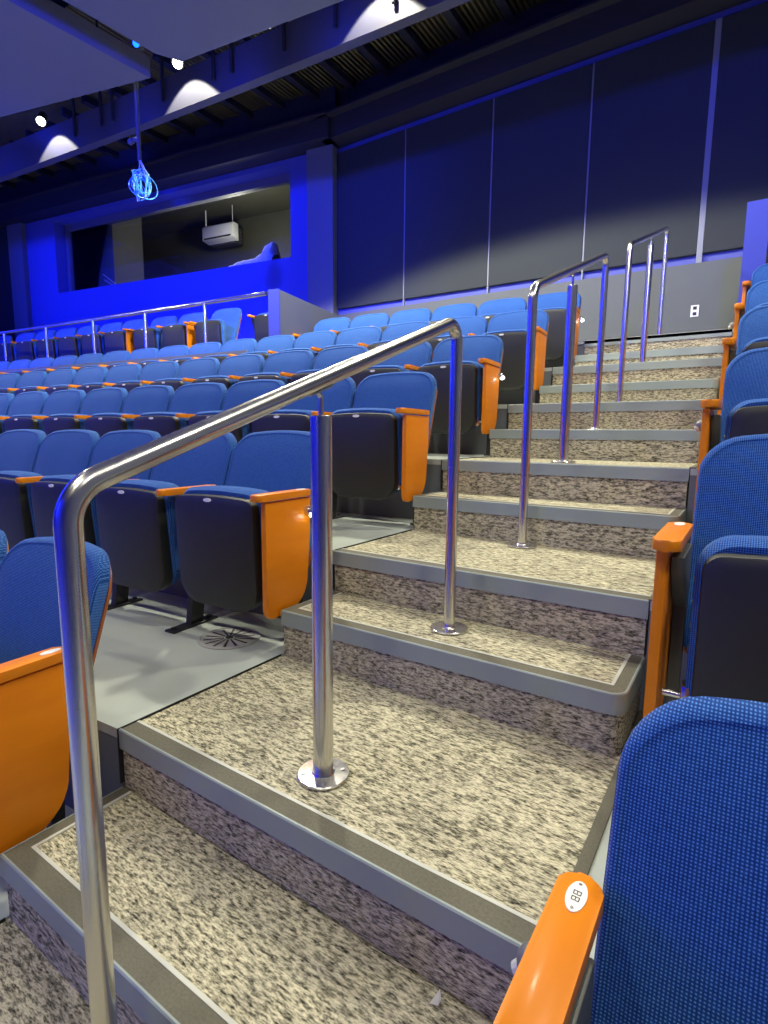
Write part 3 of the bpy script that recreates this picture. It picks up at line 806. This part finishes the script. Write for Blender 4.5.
# ------------------------------------------------------------------ ceiling
bm = bmesh.new()
NX = 1200; x0, x1 = -14.0, 6.0; pr = []
for i in range(NX + 1):
    x = x0 + (x1 - x0) * i / NX; pr.append((x, 6.0 + (.014 if (i // 2) % 2 else 0)))
va = [bm.verts.new((x, 3.2, z)) for x, z in pr]; vb = [bm.verts.new((x, 8.0, z)) for x, z in pr]
for i in range(NX): bm.faces.new((va[i], va[i + 1], vb[i + 1], vb[i]))
bmesh.ops.solidify(bm, geom=bm.faces[:], thickness=.02)
tag(link('ceiling', bm, 'deck'), kind='structure')
bm = bmesh.new(); box(bm, -16, 8, -9, 8.0, 6.5, 6.6); tag(link('ceiling', bm, 'dark'), kind='structure')
# the room's other walls, out of view
bm = bmesh.new(); box(bm, 5.2, 5.3, -9, 8.0, -2.5, 6.5); tag(link('wall_side', bm, 'strip'), kind='structure')
bm = bmesh.new(); box(bm, -13.6, -13.5, -9.0, 8.0, -2.5, 6.5); tag(link('wall_far', bm, 'blue_lit_paint'), kind='structure')  # both unseen blue walls: blue put into the colour for rail reflections
bm = bmesh.new(); box(bm, -13.6, 5.3, -9.1, -9, -2.5, 6.5); tag(link('wall_stage', bm, 'blue_lit_paint'), kind='structure')
bm = bmesh.new(); box(bm, -13.6, 5.3, -9.0, -2.0, -1.6, -1.5); tag(link('floor', bm, 'floor'), kind='structure')
# joists
jx = [-13 + .61 * i for i in range(30)]
for x in jx:
    bm = bmesh.new(); box(bm, x - .03, x + .03, 4.2, 6.25, 5.89, 5.985); box(bm, x - .05, x + .05, 4.2, 6.25, 5.88, 5.89)
    tag(link('ceiling_joist', bm, 'joist'), kind='structure')
# beam across the top of the back wall
bm = bmesh.new(); box(bm, -4.3, 5.2, 6.02, YW + .03, 5.22, 5.50); box(bm, -4.3, 5.2, 5.90, 6.1, 5.49, 5.52)
tag(link('ceiling_beam', bm, 'dark'), kind='structure')
bm = bmesh.new(); lbox(bm, -9.5, .1, -.32, .0, 5.22, 5.50); lbox(bm, -9.5, .1, -.40, -.2, 5.49, 5.52)
tag(link('ceiling_beam', bm, 'dark'), kind='structure')
bm = bmesh.new(); box(bm, -4.3, 5.2, YW - .01, YW + .03, 5.5, 6.0); tag(link('trim_dark_band', bm, 'dark'), kind='structure')  # dark band added over the wall tops to hide their blue glow
bm = bmesh.new(); lbox(bm, -9.5, .1, -.11, .0, 5.5, 6.0); tag(link('trim_dark_band', bm, 'dark'), kind='structure')
# deep fascia beam that catches the blue light
def by(x): return 4.46 + .055 * x - .0035 * x * x if x < 0 else 4.46
xb = [-12 + .5 * i for i in range(36)]
bm = bmesh.new()
for a, b in zip(xb, xb[1:]):
    q = [(a, by(a)), (b, by(b)), (b, by(b) + .12), (a, by(a) + .12)]
    lo = [bm.verts.new((x, y, 5.0)) for x, y in q]; hi = [bm.verts.new((x, y, 5.44)) for x, y in q]
    bm.faces.new(lo[::-1]); bm.faces.new(hi)
    bm.faces.new((lo[0], lo[1], hi[1], hi[0])); bm.faces.new((lo[2], lo[3], hi[3], hi[2]))
tag(link('ceiling_beam', bm, 'steelbeam'), kind='structure')
# vertical straps above the beam
for x in (-7.15, -6.55, -6.3, -5.3, -4.4, -4.1, -3.3, -2.6, -1.9):
    bm = bmesh.new(); box(bm, x - .018, x + .018, by(x) - .05, by(x) - .02, 5.15, 6.5)
    tag(link('trim_6', bm, 'dark'), kind='structure')
# hanging clouds
def cloud(pts, z0, z1, label, hang):
    cx = sum(p[0] for p in pts) / len(pts); cy = sum(p[1] for p in pts) / len(pts)
    r = root('ceiling_cloud', (cx, cy, z0), 0, label, 'ceiling panel', 'hanging ceiling clouds')
    bm = bmesh.new(); prism(bm, [(x - cx, y - cy) for x, y in pts], 2, 0, z1 - z0, .004); link('board', bm, 'cloud', r)
    for x, y in hang:
        bm = bmesh.new(); tube(bm, [(x - cx, y - cy, z1 - z0), (x - cx, y - cy, 6.5 - z0)], .012, 8); link('hanger', bm, 'dark', r)
cloud([(-4.19, 3.10), (-7.0, 2.39), (-7.0, -3.2), (-4.55, -2.6), (-4.33, 1.2)], 4.60, 4.80, 'smaller grey ceiling cloud with thick side edge, beside the blue lamp', [(-4.3, 2.6), (-4.6, -1), (-6.7, 2.1), (-6.7, -2.5)])
cloud([(-3.69, 3.12), (-3.81, 2.9), (-3.95, 1.2), (-4.1, -2.6), (4.6, -2.6), (4.6, 3.7), (2, 3.75), (-1.85, 3.39)], 4.60, 4.80, 'large grey ceiling cloud hanging above the stairs', [(-3.4, 2.6), (-2.0, 3.0), (0.5, 3.2), (3, 3.2), (-3.5, -1), (3, -1)])
cloud([(-7.35, 2.30), (-10.8, 1.6), (-10.8, -3), (-7.45, -3)], 4.60, 4.80, 'ceiling cloud beyond the bright lamp, mostly cut off by the picture edge', [(-7.8, 1.8), (-10, 1.2)])
# lamps between the clouds
def fixture(loc, tgt, face, label, r0=.062, power=None):
    q = (Vector(tgt) - Vector(loc)).to_track_quat('-Z', 'Y')
    r = root('ceiling_spotlight', loc, 0, label, 'spotlight', 'spotlights between the ceiling clouds')
    r.rotation_mode = 'QUATERNION'; r.rotation_quaternion = q
    bm = bmesh.new(); seg = 24; R = []
    for rr, z in ((r0 * .5, .24), (r0 * .9, .20), (r0, .02), (r0, 0), (r0 * .84, 0), (r0 * .84, .012)):
        R.append([bm.verts.new((rr * math.cos(2 * PI * k / seg), rr * math.sin(2 * PI * k / seg), z)) for k in range(seg)])
    for a, b in zip(R, R[1:]):
        for k in range(seg): bm.faces.new((a[k], a[(k + 1) % seg], b[(k + 1) % seg], b[k]))
    bm.faces.new(R[0]); link('housing', bm, 'blackmetal', r, True)
    bm = bmesh.new(); disc(bm, (0, 0, .010), (0, 0, 1), r0 * .83, .004, 24); link('lens', bm, face, r)
    bm = bmesh.new(); tube(bm, [(0, 0, .22), (0, 0, .22), (0, 0, .5)], .012, 8); link('stem', bm, 'blackmetal', r)
fixture((-3.93, 3.25, 4.74), (-2.2, 1.5, 3.2), 'lampface', 'round warm spotlight glowing at the corner of the large cloud')
fixture((-6.42, 3.03, 4.78), (-4.5, 1.5, 2.6), 'lampface', 'round warm spotlight glowing beyond the smaller cloud')
fixture((-4.06, 2.86, 4.76), (-2.0, 0.5, 3.2), 'blueface', 'small blue LED spotlight in the slot between two clouds', .04)
# cable bundle on a drop pipe
cx, cy = -4.55, 3.16
r = root('cable_drop', (cx, cy, 3.68), 0, 'tangle of blue cable hanging from a thin drop pipe', 'cable bundle')
bm = bmesh.new(); tube(bm, [(0, 0, .22), (0, 0, 2.7)], .022, 10); link('pipe', bm, 'steelbeam', r, True)
bm = bmesh.new(); tube(bm, bend([(0, 0, .42), (-.06, 0, .46), (-.13, 0, .46)], .02, 3), .022, 10); tube(bm, [(-.10, 0, .46), (-.17, 0, .455)], .032, 10); link('clamp', bm, 'steelbeam', r, True)
bm = bmesh.new()
for k in range(16):
    a = random.uniform(0, PI); rx = random.uniform(.06, .15); rz = random.uniform(.07, .14); tz = random.uniform(-.25, .25)
    oz = random.uniform(-.06, .02); pts = []; tl_ = random.uniform(-1.3, 1.3); ox = random.uniform(-.05, .05); px_ = random.uniform(-.04, .04)
    for i in range(25):
        t = 2 * PI * i / 24; X = rx * math.cos(t); Z = rz * math.sin(t) + tz * X + oz
        v = Matrix.Rotation(tl_, 3, 'Y') @ Vector((X, ox * math.sin(2 * t), Z)); pts.append((v.x * math.cos(a) - v.y * math.sin(a) + px_, v.x * math.sin(a) + v.y * math.cos(a), v.z - .02))
    tube(bm, pts, .006, 6, cap=False)
link('blue_cable', bm, 'cable', r, True)
bm = bmesh.new()
for k, (a, dx, dz) in enumerate(((.3, -.06, -.28), (1.9, .05, -.26), (2.6, .1, .06))):
    tube(bm, bend([(0, 0, .24), (dx + .05, .0, .02), (dx, .02 * k, dz), (dx - .09, .03, -.02), (-.01, 0, .16)], .03, 4), .006, 6)
link('pale_cable', bm, 'cable2', r, True)
